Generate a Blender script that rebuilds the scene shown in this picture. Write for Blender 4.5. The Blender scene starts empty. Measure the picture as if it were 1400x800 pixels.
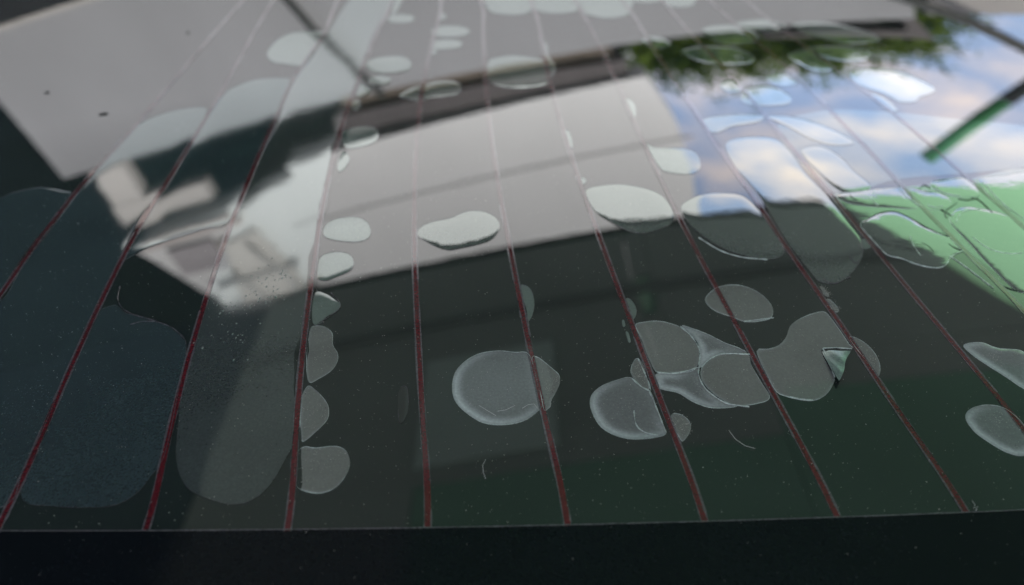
import bpy, bmesh, math, random
import numpy as np
from mathutils import Vector, Matrix
from mathutils.geometry import delaunay_2d_cdt

random.seed(7)
rng = np.random.default_rng(7)
SC = bpy.context.scene
COL = SC.collection

# ------------------------------------------------------------------ camera
# The rear window is a gently curved pane; its own frame G has the origin on the glass below the
# camera, +y along the heater lines, +z off the glass.  The pane leans TILT about y in the world.
RX, RY, Y0, Z0 = 5.0, 6.0, 0.28, 1.1
TILT = math.radians(-14.0)
G2W = Matrix.Translation((0, 0, Z0)) @ Matrix.Rotation(TILT, 4, 'Y')
def S(x, y):
    return -x * x / (2 * RX) - (y - Y0) ** 2 / (2 * RY)
def NRM(x, y):
    return Vector((x / RX, (y - Y0) / RY, 1)).normalized()

cam_d = bpy.data.cameras.new('camera')
cam = bpy.data.objects.new('camera', cam_d)
COL.objects.link(cam)
cam_d.sensor_width = 36.0
cam_d.lens = 36.0 * 1100 / 1400
cam_d.clip_start, cam_d.clip_end = 0.01, 2000
cam.matrix_world = G2W @ Matrix.Translation((0, 0, 0.145 + S(0, 0))) @ Matrix.Rotation(math.radians(90 - 36.7), 4, 'X')
cam_d.dof.use_dof = True
cam_d.dof.focus_distance = 0.205
cam_d.dof.aperture_fstop = 9.5
SC.camera = cam

# ------------------------------------------------------------------ sky, sun, exposure
SUN_AZ, SUN_EL = math.radians(152), math.radians(34)      # azimuth from +y towards +x
world = bpy.data.worlds.new('World')
SC.world = world
world.use_nodes = True
wt = world.node_tree
wt.nodes.clear()
wo = wt.nodes.new('ShaderNodeOutputWorld')
bg = wt.nodes.new('ShaderNodeBackground')
sky = wt.nodes.new('ShaderNodeTexSky')
sky.sky_type = 'NISHITA'
sky.sun_disc = False
sky.sun_elevation = SUN_EL
sky.sun_rotation = SUN_AZ
sky.air_density = 1.0
sky.dust_density = 1.2
tc = wt.nodes.new('ShaderNodeTexCoord')
mp = wt.nodes.new('ShaderNodeMapping')
mp.inputs['Scale'].default_value = (1.0, 1.0, 2.4)
mp.inputs['Location'].default_value = (2.1, 3.2, 0.0)
cn = wt.nodes.new('ShaderNodeTexNoise')
cn.inputs['Scale'].default_value = 7.0
cn.inputs['Detail'].default_value = 6
cn.inputs['Roughness'].default_value = 0.55
cn.inputs['Distortion'].default_value = 0.3
cr = wt.nodes.new('ShaderNodeValToRGB')
cr.color_ramp.elements[0].position = 0.40
cr.color_ramp.elements[1].position = 0.72
cmix = wt.nodes.new('ShaderNodeMix')
cmix.data_type = 'RGBA'
cmix.inputs[7].default_value = (9.0, 7.8, 7.3, 1)          # sunlit cloud
wt.links.new(tc.outputs['Generated'], mp.inputs['Vector'])
wt.links.new(mp.outputs['Vector'], cn.inputs['Vector'])
wt.links.new(cn.outputs['Fac'], cr.inputs['Fac'])
wt.links.new(cr.outputs['Color'], cmix.inputs[0])
veil = wt.nodes.new('ShaderNodeMix')                      # thin high veil over the blue
veil.data_type = 'RGBA'
veil.inputs[0].default_value = .52
veil.inputs[7].default_value = (5.0, 6.4, 9.6, 1)
wt.links.new(sky.outputs['Color'], veil.inputs[6])
wt.links.new(veil.outputs[2], cmix.inputs[6])
wt.links.new(cmix.outputs[2], bg.inputs['Color'])
bg.inputs['Strength'].default_value = 0.12
wt.links.new(bg.outputs['Background'], wo.inputs['Surface'])

sd = bpy.data.lights.new('sun', 'SUN')
sd.energy = 3.6
sd.angle = math.radians(0.5)
sd.color = (1.0, 0.96, 0.91)
sun = bpy.data.objects.new('sun', sd)
COL.objects.link(sun)
to_sun = Vector((math.sin(SUN_AZ) * math.cos(SUN_EL), math.cos(SUN_AZ) * math.cos(SUN_EL), math.sin(SUN_EL)))
sun.rotation_euler = to_sun.to_track_quat('Z', 'Y').to_euler()

vs = SC.view_settings
vs.view_transform = 'Standard'
vs.look = 'None'
vs.exposure = 1.35
vs.gamma = 1.0
vs.use_curve_mapping = False
SC.cycles.use_denoising = True
SC.cycles.max_bounces = 8
SC.cycles.caustics_reflective = False
SC.cycles.blur_glossy = 0.0

# ------------------------------------------------------------------ helpers
def put(name, me, parent=None, mats=()):
    o = bpy.data.objects.new(name, me)
    COL.objects.link(o)
    for m in mats:
        me.materials.append(m)
    if parent is not None:
        o.parent = parent
    return o
def tag(o, label, cat, group=None, kind=None):
    if label: o['label'] = label
    if cat: o['category'] = cat
    if group: o['group'] = group
    if kind: o['kind'] = kind
    return o
def empty(name, M=None):
    o = bpy.data.objects.new(name, None)
    COL.objects.link(o)
    o.empty_display_size = 0.05
    if M is not None: o.matrix_world = M
    return o
def mesh(name, verts, faces, smooth=False):
    me = bpy.data.meshes.new(name)
    me.from_pydata([tuple(v) for v in verts], [], [tuple(f) for f in faces])
    if smooth:
        me.polygons.foreach_set('use_smooth', [True] * len(me.polygons))
    me.update()
    return me
def box(name, lo, hi, mat, parent=None, bevel=0.0):
    bm = bmesh.new()
    bmesh.ops.create_cube(bm, size=1)
    for v in bm.verts:
        v.co = Vector([lo[i] + (v.co[i] + .5) * (hi[i] - lo[i]) for i in range(3)])
    if bevel:
        bmesh.ops.bevel(bm, geom=bm.edges[:], offset=bevel, segments=2, affect='EDGES')
    me = bpy.data.meshes.new(name)
    bm.to_mesh(me); bm.free()
    return put(name, me, parent, [mat])
def prism(name, poly, y0, y1, mat, parent=None):
    """polygon in x, z (metres) extruded from y0 to y1"""
    n = len(poly)
    v = [(x, y0, z) for x, z in poly] + [(x, y1, z) for x, z in poly]
    f = [tuple(range(n - 1, -1, -1)), tuple(range(n, 2 * n))]
    f += [(i, (i + 1) % n, n + (i + 1) % n, n + i) for i in range(n)]
    me = mesh(name, v, f)
    bm = bmesh.new(); bm.from_mesh(me)
    bmesh.ops.recalc_face_normals(bm, faces=bm.faces[:])
    bm.to_mesh(me); bm.free()
    return put(name, me, parent, [mat])
def tube(name, pts, rad, mat, parent=None, n=8):
    pts = [Vector(p) for p in pts]
    v, f = [], []
    for i, p in enumerate(pts):
        t = (pts[min(i + 1, len(pts) - 1)] - pts[max(i - 1, 0)]).normalized()
        a = t.orthogonal().normalized() if i == 0 else (a - t * a.dot(t)).normalized()
        bb = t.cross(a)
        r = rad[i] if isinstance(rad, (list, tuple)) else rad
        for k in range(n):
            q = 2 * math.pi * k / n
            v.append(p + (a * math.cos(q) + bb * math.sin(q)) * r)
    for i in range(len(pts) - 1):
        for k in range(n):
            f.append((i * n + k, i * n + (k + 1) % n, (i + 1) * n + (k + 1) % n, (i + 1) * n + k))
    f.append(tuple(range(n - 1, -1, -1)))
    f.append(tuple(range((len(pts) - 1) * n, len(pts) * n)))
    return put(name, mesh(name, v, f, True), parent, [mat])

# ------------------------------------------------------------------ materials
def nodes(name):
    m = bpy.data.materials.new(name)
    m.use_nodes = True
    t = m.node_tree
    t.nodes.clear()
    out = t.nodes.new('ShaderNodeOutputMaterial')
    return m, t, out
def N(t, kind, **kw):
    n = t.nodes.new(kind)
    for k, v in kw.items():
        if k.startswith('_'): setattr(n, k[1:], v)
        else: n.inputs[k.replace('_', ' ')].default_value = v
    return n
def film(name, col, gain, rough=0.0, tint=(1, 1, 1), speck=0.35, wobble=0.9, wob_scale=70, fine=0.0, fine_scale=(900, 900, 900), frost=None, cap=.48):
    """a glossy sheet over a dark body: every film or glass surface reflects by its Fresnel curve times the number of
    interfaces (gain), over a diffuse body of colour col carrying fine settled dust"""
    m, t, out = nodes(name)
    tcn = N(t, 'ShaderNodeTexCoord')
    L = t.links.new
    # body colour with fine mottling
    n1 = N(t, 'ShaderNodeTexNoise', Scale=1500.0, Detail=3.0, Roughness=.7)
    n2 = N(t, 'ShaderNodeTexNoise', Scale=26.0, Detail=4.0, Roughness=.6)
    L(tcn.outputs['Object'], n1.inputs['Vector']); L(tcn.outputs['Object'], n2.inputs['Vector'])
    mr = N(t, 'ShaderNodeMapRange', From_Min=.25, From_Max=.75, To_Min=1 - speck, To_Max=1 + speck)
    L(n1.outputs['Fac'], mr.inputs['Value'])
    mr2 = N(t, 'ShaderNodeMapRange', From_Min=.3, From_Max=.7, To_Min=.85, To_Max=1.15)
    L(n2.outputs['Fac'], mr2.inputs['Value'])
    mu = N(t, 'ShaderNodeMath', _operation='MULTIPLY')
    L(mr.outputs[0], mu.inputs[0]); L(mr2.outputs[0], mu.inputs[1])
    vm = N(t, 'ShaderNodeVectorMath', _operation='SCALE')
    vm.inputs[0].default_value = col
    L(mu.outputs[0], vm.inputs['Scale'])
    if frost:                                            # adhesive frosted near the turned-up rim, one-sided brightness put into its colour
        at = N(t, 'ShaderNodeAttribute', _attribute_name='frost')
        fm = N(t, 'ShaderNodeMix', _data_type='RGBA')
        fm.inputs[6].default_value = (*col, 1); fm.inputs[7].default_value = (*frost, 1)
        L(at.outputs['Fac'], fm.inputs[0]); L(fm.outputs[2], vm.inputs[0])
    dif = N(t, 'ShaderNodeBsdfDiffuse')
    L(vm.outputs[0], dif.inputs['Color'])
    gl = N(t, 'ShaderNodeBsdfGlossy', Roughness=rough)
    gl.inputs['Color'].default_value = (*tint, 1)
    fr = N(t, 'ShaderNodeFresnel', IOR=1.5)
    mg = N(t, 'ShaderNodeMath', _operation='MULTIPLY')
    mg.use_clamp = True
    mg.inputs[1].default_value = gain
    L(fr.outputs[0], mg.inputs[0])
    mc = N(t, 'ShaderNodeMath', _operation='MINIMUM'); mc.inputs[1].default_value = cap
    L(mg.outputs[0], mc.inputs[0])
    mx = N(t, 'ShaderNodeMixShader')
    L(mc.outputs[0], mx.inputs[0]); L(dif.outputs[0], mx.inputs[1]); L(gl.outputs[0], mx.inputs[2])
    # orange peel of the film
    w = N(t, 'ShaderNodeTexNoise', Scale=wob_scale, Detail=2.0)
    L(tcn.outputs['Object'], w.inputs['Vector'])
    bp = N(t, 'ShaderNodeBump', Strength=1.0, Distance=wobble * 1e-5)
    L(w.outputs['Fac'], bp.inputs['Height'])
    last = bp
    if fine:
        mpn = N(t, 'ShaderNodeMapping'); mpn.inputs['Scale'].default_value = fine_scale
        L(tcn.outputs['Object'], mpn.inputs['Vector'])
        f = N(t, 'ShaderNodeTexNoise', Scale=1.0, Detail=3.0, Distortion=.6)
        L(mpn.outputs[0], f.inputs['Vector'])
        b2 = N(t, 'ShaderNodeBump', Strength=1.0, Distance=fine * 1e-5)
        L(f.outputs['Fac'], b2.inputs['Height']); L(bp.outputs[0], b2.inputs['Normal'])
        last = b2
    L(last.outputs[0], gl.inputs['Normal']); L(last.outputs[0], fr.inputs['Normal'])
    L(mx.outputs[0], out.inputs['Surface'])
    return m
def matte(name, col, rough=.8, var=.12, scale=3.0, spec=.3, bump=0.0, det=5.0, stretch=None):
    m, t, out = nodes(name)
    L = t.links.new
    tcn = N(t, 'ShaderNodeTexCoord')
    src = tcn.outputs['Object']
    if stretch:
        mpn = N(t, 'ShaderNodeMapping'); mpn.inputs['Scale'].default_value = stretch
        L(src, mpn.inputs['Vector']); src = mpn.outputs[0]
    n1 = N(t, 'ShaderNodeTexNoise', Scale=scale, Detail=det, Roughness=.6)
    L(src, n1.inputs['Vector'])
    mr = N(t, 'ShaderNodeMapRange', From_Min=.25, From_Max=.75, To_Min=1 - var, To_Max=1 + var)
    L(n1.outputs['Fac'], mr.inputs['Value'])
    vm = N(t, 'ShaderNodeVectorMath', _operation='SCALE'); vm.inputs[0].default_value = col
    L(mr.outputs[0], vm.inputs['Scale'])
    p = N(t, 'ShaderNodeBsdfPrincipled', Roughness=rough)
    p.inputs['Specular IOR Level'].default_value = spec
    L(vm.outputs[0], p.inputs['Base Color'])
    if bump:
        bp = N(t, 'ShaderNodeBump', Strength=.6, Distance=bump)
        L(n1.outputs['Fac'], bp.inputs['Height']); L(bp.outputs[0], p.inputs['Normal'])
    L(p.outputs[0], out.inputs['Surface'])
    return m
def translucent(name, col, trans):
    m, t, out = nodes(name)
    L = t.links.new
    d = N(t, 'ShaderNodeBsdfDiffuse'); d.inputs['Color'].default_value = (*col, 1)
    tr = N(t, 'ShaderNodeBsdfTranslucent'); tr.inputs['Color'].default_value = (*trans, 1)
    mx = N(t, 'ShaderNodeMixShader'); mx.inputs[0].default_value = .8
    L(d.outputs[0], mx.inputs[1]); L(tr.outputs[0], mx.inputs[2]); L(mx.outputs[0], out.inputs['Surface'])
    return m

M = {}
M['pane']    = film('tinted_glass', (.019, .0275, .0240), 2.0, cap=.335, tint=(.98, .97, .96))
M['frit']    = film('frit_enamel', (.0058, .0078, .0105), .55, rough=.10, speck=.25)
M['line']    = film('heater_enamel', (.115, .0065, .012), 2.0, rough=.0, speck=.55)
M['edge']    = film('film_edge_adhesive', (.115, .105, .115), 2.4, rough=.08, speck=.6)
M['plain']   = film('film_bubble', (.160, .200, .172), 2.7, cap=.50, tint=(.95, 1, .97), speck=.15, wobble=.8)
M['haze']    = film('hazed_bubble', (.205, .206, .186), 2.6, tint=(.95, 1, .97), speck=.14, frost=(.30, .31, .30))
M['lens']    = film('lifted_bubble', (.085, .098, .090), 3.0, tint=(.95, 1, .96), wobble=1.4, wob_scale=90)
M['lane']    = film('lifted_lane', (.040, .060, .064), 2.6, rough=.04, tint=(.93, 1, .98), wobble=1.6, wob_scale=45, speck=.4, fine=.05, fine_scale=(120, 400, 200))
M['streak']  = film('streaky_lane', (.062, .072, .068), 3.0, rough=.045, tint=(.94, 1, .98), wobble=2.2, wob_scale=60, speck=.25, fine=.14, fine_scale=(130, 520, 300))
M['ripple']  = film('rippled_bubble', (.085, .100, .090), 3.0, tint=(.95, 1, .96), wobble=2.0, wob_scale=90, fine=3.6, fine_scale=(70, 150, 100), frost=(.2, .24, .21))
M['veil']    = film('lifted_clear_film', (.070, .090, .085), 2.4, tint=(.95, 1, .98), cap=.41)
M['slack']   = film('slack_film', (.085, .105, .092), 2.7, tint=(.93, 1, .95), wobble=2.6, wob_scale=80, fine=2.6, fine_scale=(50, 70, 60))
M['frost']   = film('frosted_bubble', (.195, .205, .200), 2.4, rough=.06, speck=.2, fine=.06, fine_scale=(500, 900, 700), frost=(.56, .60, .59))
M['wrinkle'] = film('wrinkled_bubble', (.17, .22, .20), 1.5, rough=.12, tint=(.8, 1, .9), cap=.25)
M['faint']   = film('faint_smear', (.03, .034, .03), 2.2, rough=.1)
M['crease_glint']  = film('film_crease_glint', (.55, .62, .58), 3.0, rough=.1, speck=.5)  # pale body colour stands in for glints on bubble edges
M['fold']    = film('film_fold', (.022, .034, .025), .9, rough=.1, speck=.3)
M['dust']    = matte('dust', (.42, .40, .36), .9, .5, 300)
M['lint']    = matte('lint', (.55, .55, .52), .8, .2, 300)
M['dirt']    = matte('dirt', (.012, .012, .010), .9, .4, 400)
M['rubber']  = matte('seal_rubber', (.012, .012, .013), .55, .2, 200)
M['paint']   = film('dark_car_paint', (.010, .012, .016), 1.2, speck=.2)

# ------------------------------------------------------------------ the rear window
LINES = [
[(-149.3,187.22),(-151.8,206.97),(-152.08,222.4),(-153.52,246),(-153.67,255.37),(-153.1,276.95),(-152.3,300.76)],
[(-109.05,114.22),(-110.55,121.71),(-111.95,135.67),(-113.92,148.06),(-116,164.71),(-117.89,180.39),(-120.58,203.4),(-122.71,226.91),(-122.85,244.54),(-122.59,251.19),(-124.23,277.79),(-125.91,306.86),(-127.29,332.02)],
[(-76.74,105.89),(-78.73,118.33),(-80.94,131.2),(-83.29,147.44),(-86.08,168.2),(-88.57,187.77),(-92.01,217.12),(-93,239.96),(-95.11,276.53),(-95.7,302.57),(-99.73,347.32),(-97.3,372.32),(-96.3,411.13)],
[(-46.57,105.61),(-50.84,130.84),(-54.46,152.29),(-56.7,171.7),(-58.31,184.77),(-59.64,199.17),(-63.38,226.95),(-65.46,251.37),(-68.11,297.45),(-68.89,354.91),(-69.74,409.76),(-68.18,457.96)],
[(-17.25,106.2),(-20.71,132.23),(-23.06,146.78),(-24.59,161.5),(-28.4,191.43),(-33.49,242.12),(-37.03,287.48),(-39.58,330.9),(-39.25,360.53),(-39.45,411.08),(-39.43,452.55)],
[(12.35,106.73),(9.59,126.19),(6.4,146.73),(3.26,175.41),(0.22,203.66),(-4.03,241.93),(-8.59,289.81),(-10.63,325.75),(-13.57,386.04),(-15.68,446.49)],
[(41.29,107.76),(40.57,116.76),(37.57,136.27),(35.9,146.86),(33.04,172.38),(30.88,190.38),(28.5,211.78),(24.74,243.03),(20.16,291.85),(16.44,347.47),(15.23,393.59),(13.16,442.35)],
[(69.95,109.3),(68.8,119.03),(67.57,130.34),(64.97,147.16),(63.19,160.73),(62.04,173.97),(59.5,190.73),(55.6,222.34),(53.49,245.95),(50.48,281.37),(48.24,326.28),(44.16,373.2),(40.4,423.28)],
[(98.47,110.79),(97.27,121.48),(95.58,131.43),(93.15,147.61),(92.2,166.22),(90.71,177.72),(88.32,193.46),(85.7,210.3),(83.71,243.14),(80.37,262.62),(77.2,293.03),(74.16,331.05),(69.53,387.4),(66.32,439.74)],
[(122.88,135.21),(121.46,148.24),(120.1,161.9),(119.03,169.91),(116.82,186.1),(115.45,199.41),(113.06,220.79),(111.19,244.06),(107.73,271.06),(103.83,310.05),(100.46,353.59),(91.73,410.86),(88.05,456.18)],
[(146.3,181.33),(144.82,189.5),(144.06,206.64),(141.38,225),(138.77,245.26),(137.05,270.69),(133.78,302.38),(132.63,334.8),(128.2,374.25),(118.66,429.87),(115.23,468.47)],
[(169.34,226.37),(167.08,246.75),(165.58,258.76),(163.13,280.01),(160.08,316.34),(155.72,338.92),(147.85,389.15),(137.03,463.02)]]
FRIT = [(-108.21,106.13),(-100.46,106.19),(-76.74,105.89),(-46.63,105.88),(-17.25,106.2),(12.36,106.82),(41.29,107.76),(69.95,109.3),(98.47,110.79),(110.95,111.56)]
# outline in mm on the glass, kind of film, dome height in mm
BUBBLES = [
([(-182.02,231.63),(-178.89,244.93),(-175.9,249.32),(-167.99,251.96),(-158.92,249.36),(-154.09,245.53),(-153.13,224.65),(-152.99,209.42),(-150.95,190.44),(-151.7,179.55)],'lane',0.01),
([(-152.24,245.43),(-152.15,253.69),(-153.22,270.42),(-154.09,290.17),(-151.84,303.5),(-146.62,312.45),(-138.62,317.88),(-129.93,318.85),(-126.73,310.51),(-124.84,279.66),(-123.49,252.28),(-123.89,228.77),(-121.27,203.43),(-118.31,180.4),(-116.41,164.72),(-114.3,148.06),(-112.37,135.44),(-111.09,122.14),(-109.54,114.23),(-114.98,113.16),(-128.44,132.33),(-147.82,176.16),(-148,188.92),(-150.7,206.13),(-150.92,221.47)],'lane',0.013),
([(-125.3,314.83),(-124.99,335.15),(-120.59,345.01),(-114.26,349.88),(-104.36,350.21),(-99.66,345.57),(-96.68,305.42),(-95.79,275.95),(-94.06,242.96),(-93.54,225),(-99.4,222.08),(-105.69,217.96),(-111.05,214.34),(-115.04,211.17),(-117.88,207.64),(-119.74,205.33),(-122.09,211.42),(-121.97,226.88),(-122.07,244.5),(-121.79,251.16),(-123.38,277.75),(-124.99,306.81)],'lane',0.013),
([(-117.04,180.37),(-113.52,182.6),(-110.9,180.19),(-108.04,178.14),(-102.54,176.7),(-97.19,174.33),(-91.01,169.83),(-88.01,166.13),(-85.58,157.98),(-83.52,145.9),(-81.06,132.57),(-80.13,124.81),(-81.17,120.61),(-82.36,116.18),(-85.89,112.71),(-92,112.03),(-100.21,112.53),(-107,113.99),(-109.94,121.49),(-111.3,135.42),(-113.36,148.04),(-115.4,164.7),(-117.22,177.75)],'lane',0.015),
([(-91.8,490.34),(-67.23,488.81),(-69.1,452.27),(-70.87,409.81),(-69.9,354.95),(-68.99,297.48),(-66.24,251.39),(-64.11,226.96),(-61.38,205.77),(-58.87,185.47),(-57.52,170.78),(-55.21,152.3),(-51.4,131.07),(-51.73,125.55),(-53.62,117.86),(-56.59,113.54),(-60.6,112.42),(-65.41,113.62),(-70.65,116.03),(-74.03,119.5),(-76.92,124.76),(-78.93,131.4),(-82.73,147.43),(-85.48,168.19),(-87.92,187.76),(-91.3,217.1),(-92.24,239.93),(-94.26,276.5),(-94.8,302.53),(-98.72,347.27),(-96.24,372.26),(-95.16,411.06)],'streak',0.015),
([(-119.49,385.11),(-119.88,394.05),(-118.05,407.04),(-112.45,415.7),(-102.47,416.63),(-96.39,411.46),(-96.44,392.55),(-96.78,371.85),(-98.56,365.46),(-105.31,367.44),(-113.13,371.16),(-117.4,378.09)],'plain',0.025),
([(-67.05,437.11),(-65.72,442.41),(-59.96,444.43),(-54.26,441.04),(-52.62,435.2),(-54.36,429.2),(-60.74,428.16),(-65.17,430.49)],'plain',0.025),
([(-40.46,442.85),(-38.72,446.46),(-36,441.83),(-35.92,434.71),(-38.87,433.9)],'plain',0.01),
([(-41.53,415.12),(-38.25,421.98),(-29.33,422.61),(-22.96,417.57),(-22.13,410.36),(-26.48,404.97),(-35.72,404.38),(-40.24,408.36)],'plain',0.025),
([(-40.3,394.01),(-37.82,399.5),(-30.53,400.48),(-25.47,397.4),(-24.92,391.53),(-27.89,386.57),(-35.52,384.95),(-39.23,386.79)],'plain',0.025),
([(-40.04,385.05),(-37.3,384.99),(-36.55,379.77),(-38.97,377.78)],'plain',0.01),
([(-68.14,364.2),(-67.01,372.26),(-60.58,376.36),(-52.37,376.1),(-47.5,368.37),(-48.06,357.32),(-55.45,353.56),(-63.48,355.33)],'plain',0.025),
([(-64.29,347),(-60.75,351.62),(-54.42,347.87),(-54.99,340.96),(-59.64,339.39),(-62.97,342.33)],'plain',0.025),
([(-67.21,330.54),(-66.77,341.6),(-61.5,334.99),(-63.19,326.94),(-65.66,325.96)],'plain',0.015),
([(-67.84,321.35),(-64.34,322.79),(-63.64,316.15),(-65.81,312.49)],'plain',0.01),
([(-48.57,327.35),(-44.68,335.38),(-39.23,340.02),(-32.53,344.18),(-25.74,343.51),(-22.41,337.79),(-23.25,329.58),(-29.16,326.72),(-34.31,325.74),(-39.14,321.66),(-44.62,324.62)],'plain',0.025),
([(-11.29,365.53),(-9.14,372.68),(0.12,376.67),(10.55,373.35),(15.06,369.43),(16.22,359.88),(16.23,344.85),(14.09,339.12),(4.37,335.72),(-5.25,337.67),(-9.66,343.36),(-11,353.7)],'plain',0.035),
([(15.23,393.59),(17.39,392.89),(17.63,376.76),(20.3,363.06),(19.22,353.76),(16.53,347.18),(15.86,372.73)],'plain',0.015),
([(-66.55,288.33),(-65.92,293.13),(-62.12,296.6),(-56.32,296.91),(-52.79,292.35),(-52.64,284.14),(-56.68,279.65),(-63.03,278.57)],'plain',0.025),
([(-64.19,271.77),(-62.96,275.32),(-60.54,270.11),(-60.62,263.97),(-62.3,259.18),(-64.04,264.06)],'plain',0.015),
([(-14.56,481.73),(-13.45,453.96),(-8.94,444.14),(2.12,441.39),(9.52,446.9),(11.56,461.2),(11.56,481.7)],'plain',0.025),
([(12.7,481.71),(12.41,456.35),(17.54,446.05),(28.16,444.38),(35.88,450.1),(38.02,461.68),(38.43,482.21)],'plain',0.025),
([(40.87,482.29),(39.5,449.73),(43.84,440.24),(52.71,436.09),(61.92,441.79),(66.47,454.04),(68.9,483.47)],'plain',0.025),
([(71.07,483.58),(70.08,469.94),(78.13,467.35),(87.21,471.96),(89.91,484.75)],'plain',0.015),
([(91.37,484.85),(88.06,463.96),(93.53,459.42),(102.63,463.98),(108.18,486.14)],'plain',0.015),
([(64.98,399.22),(69.37,406.24),(75.59,404.6),(79.31,395.4),(74.63,388.68),(67.79,391.26)],'plain',0.025),
([(43.06,386.88),(45.34,380.67),(46.16,369.96),(45.07,363.5),(43.69,370.55)],'plain',0.01),
([(47.06,325.99),(50.42,323.45),(51.65,315.83),(49.46,301.33),(47.99,305.52),(47.46,315.73)],'plain',0.015),
([(21.08,292.96),(22.69,290.77),(23.13,279.11),(22.14,278.07),(21.43,285.36)],'plain',0.01),
([(24.37,253.7),(25.74,254.61),(26.31,251.78),(25.1,249.32),(24.34,250.71)],'plain',0.01),
([(-66.17,446.08),(-67.46,483.39),(-63.14,483.18),(-63.75,448.28),(-65.11,442.84)],'plain',0.01),
([(51.61,281.4),(54.82,278.37),(65.07,278.01),(69.33,273.88),(69.02,263.43),(64.52,257.77),(56.76,258.69),(53.7,263.07)],'plain',0.03),
([(-60.68,218.95),(-60.62,223.75),(-57.4,227.28),(-51.98,228.1),(-48.01,225.77),(-45.52,219.99),(-45.79,215.3),(-48.97,213.26),(-55.61,214.2),(-59.18,215.94)],'plain',0.025),
([(-58.18,195.05),(-59.04,204.16),(-56.68,207.28),(-52.65,207.61),(-49.6,205.58),(-48.03,201.28),(-48.76,197.5),(-51.84,194.95),(-55.15,192.82)],'plain',0.025),
([(-30.12,216.81),(-29.77,221.55),(-26.24,224.76),(-20.78,226.82),(-15.36,231.07),(-10.5,231.52),(-6.38,228.88),(-4.3,224.66),(-4.24,219.53),(-6.86,213.87),(-11.39,211.13),(-15.89,209.39),(-19.63,208.33),(-23.56,210.24),(-27.7,213.98)],'lens',0.078),
([(25.43,242.04),(26.53,246.59),(30.79,248.69),(37.33,249.81),(43.59,248.34),(49.51,244.86),(52.57,239.93),(53.71,231.35),(52.13,224.49),(47.24,220.45),(42.22,218.22),(37.67,219.46),(32.29,224.67),(28.03,231.01)],'lens',0.06),
([(2.57,189.9),(3.5,190.37),(4.91,189.19),(5.86,186.86),(6.35,183.2),(6.27,179.64),(5.5,175.52),(4.46,173.93),(4.05,178.76),(3.28,183.2)],'plain',0.025),
([(4.11,173.61),(4.65,173.4),(4.71,169.26),(4.31,168.75)],'plain',0.01),
([(32.54,183.56),(33.78,184.02),(34.76,181.67),(35.09,178.69),(34.38,175.66),(33.19,174.27),(32.65,177.8)],'plain',0.02),
([(30.46,174.04),(31.04,174.36),(31.18,171.95),(30.45,171.42)],'plain',0.01),
([(30.93,169.16),(31.64,168.97),(31.88,165.35),(31.2,165.15)],'plain',0.01),
([(-15.07,147.78),(-14.63,153.08),(-12.38,157.19),(-8.67,160.29),(-3.87,161.43),(0.58,160.86),(4.62,159.72),(6.59,146.73),(7.53,141.69),(3.52,136.85),(-1.75,135.2),(-7.01,135.9),(-11.56,139.5),(-14.08,143.2)],'frost',0.036),
([(5.35,158.9),(6.75,158.9),(8.38,157.18),(10.44,154.53),(11.84,152.63),(12.19,150.99),(11.99,148.92),(10.72,145.52),(9.68,143.31),(9.45,141.36),(8.46,140.07),(7.78,140.2),(7.07,145.96),(6.1,152.39)],'haze',0.02),
([(33.99,172.08),(35.98,173.32),(40.01,173.97),(43.19,173.18),(46.17,171.39),(48.23,168.22),(49.47,164.34),(49.49,161.04),(48.07,155.98),(45.14,153.99),(41.34,153.25),(37.21,153.39),(35.84,158.59),(34.8,166.62)],'haze',0.03),
([(46.78,171.9),(49.36,170.92),(53.41,168.28),(57.23,164.92),(60.6,162.87),(61.8,160.91),(55.39,160.64),(52.23,158.94),(49.1,155.54),(48.44,155.99),(49.71,161.51),(49.46,166.08)],'frost',0.018),
([(37.14,152.86),(41.9,152.9),(46.36,154),(48.19,155.27),(47.83,152),(48.62,148.15),(50.36,144.83),(53.1,142.41),(55.27,141.63),(52.21,140.96),(48.17,141.16),(44.44,143.14),(41.38,145.99),(36.87,147.62),(36.69,150.6)],'frost',0.024),
([(48.52,153.76),(49.89,156.45),(52.91,159.22),(56.32,160.56),(61.97,160.54),(62.19,156.15),(63.17,150.02),(63.96,144.57),(60.15,142.49),(55.31,141.79),(51.93,143.86),(49.36,147.31),(48.2,150.7)],'haze',0.03),
([(64.89,161.7),(68.17,162.69),(71.44,164.27),(74.26,167.61),(76.6,172.14),(79.98,175.28),(84.38,177.78),(88.05,178.81),(89.01,176.51),(89.87,170.89),(90.53,165.01),(90.6,163.29),(83.22,163.33),(81.98,160.12),(82.46,152.48),(80.99,149),(78.14,145.6),(74.61,143.74),(71.17,144.1),(67.94,145.29),(66.23,146.67),(65.42,151.77)],'haze',0.04),
([(82.91,163.14),(86.81,163.4),(90.41,163.09),(87.39,158.38),(85.29,153.84),(82.7,149.63),(82.38,150.31),(82.34,154.23),(82.16,159.66)],'wrinkle',0.06),
([(91.64,167.95),(93.85,167.21),(95.84,163.68),(96.22,158.56),(94.73,153.59),(93.8,153.57),(92.91,158.95),(91.82,164.07)],'haze',0.02),
([(19.14,142.17),(19.98,145.44),(22.61,148.38),(26.4,150.36),(30.14,151.42),(32.74,148.01),(34.61,146.35),(35.34,141.05),(36.22,135.22),(36.36,132.36),(32.82,131.09),(28.3,130.69),(24.51,131.78),(21.38,134.38),(19.7,138.21)],'frost',0.036),
([(30.52,153.61),(31.38,156.74),(32.72,158.57),(33.86,156.76),(34.4,150.58),(34.28,147.01),(32.72,147.84),(31,150.99)],'haze',0.02),
([(38.28,136.76),(39.08,138.95),(41.29,138.34),(42.62,136.03),(42.32,133.38),(40.24,130.4),(39.42,131.13)],'haze',0.02),
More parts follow.
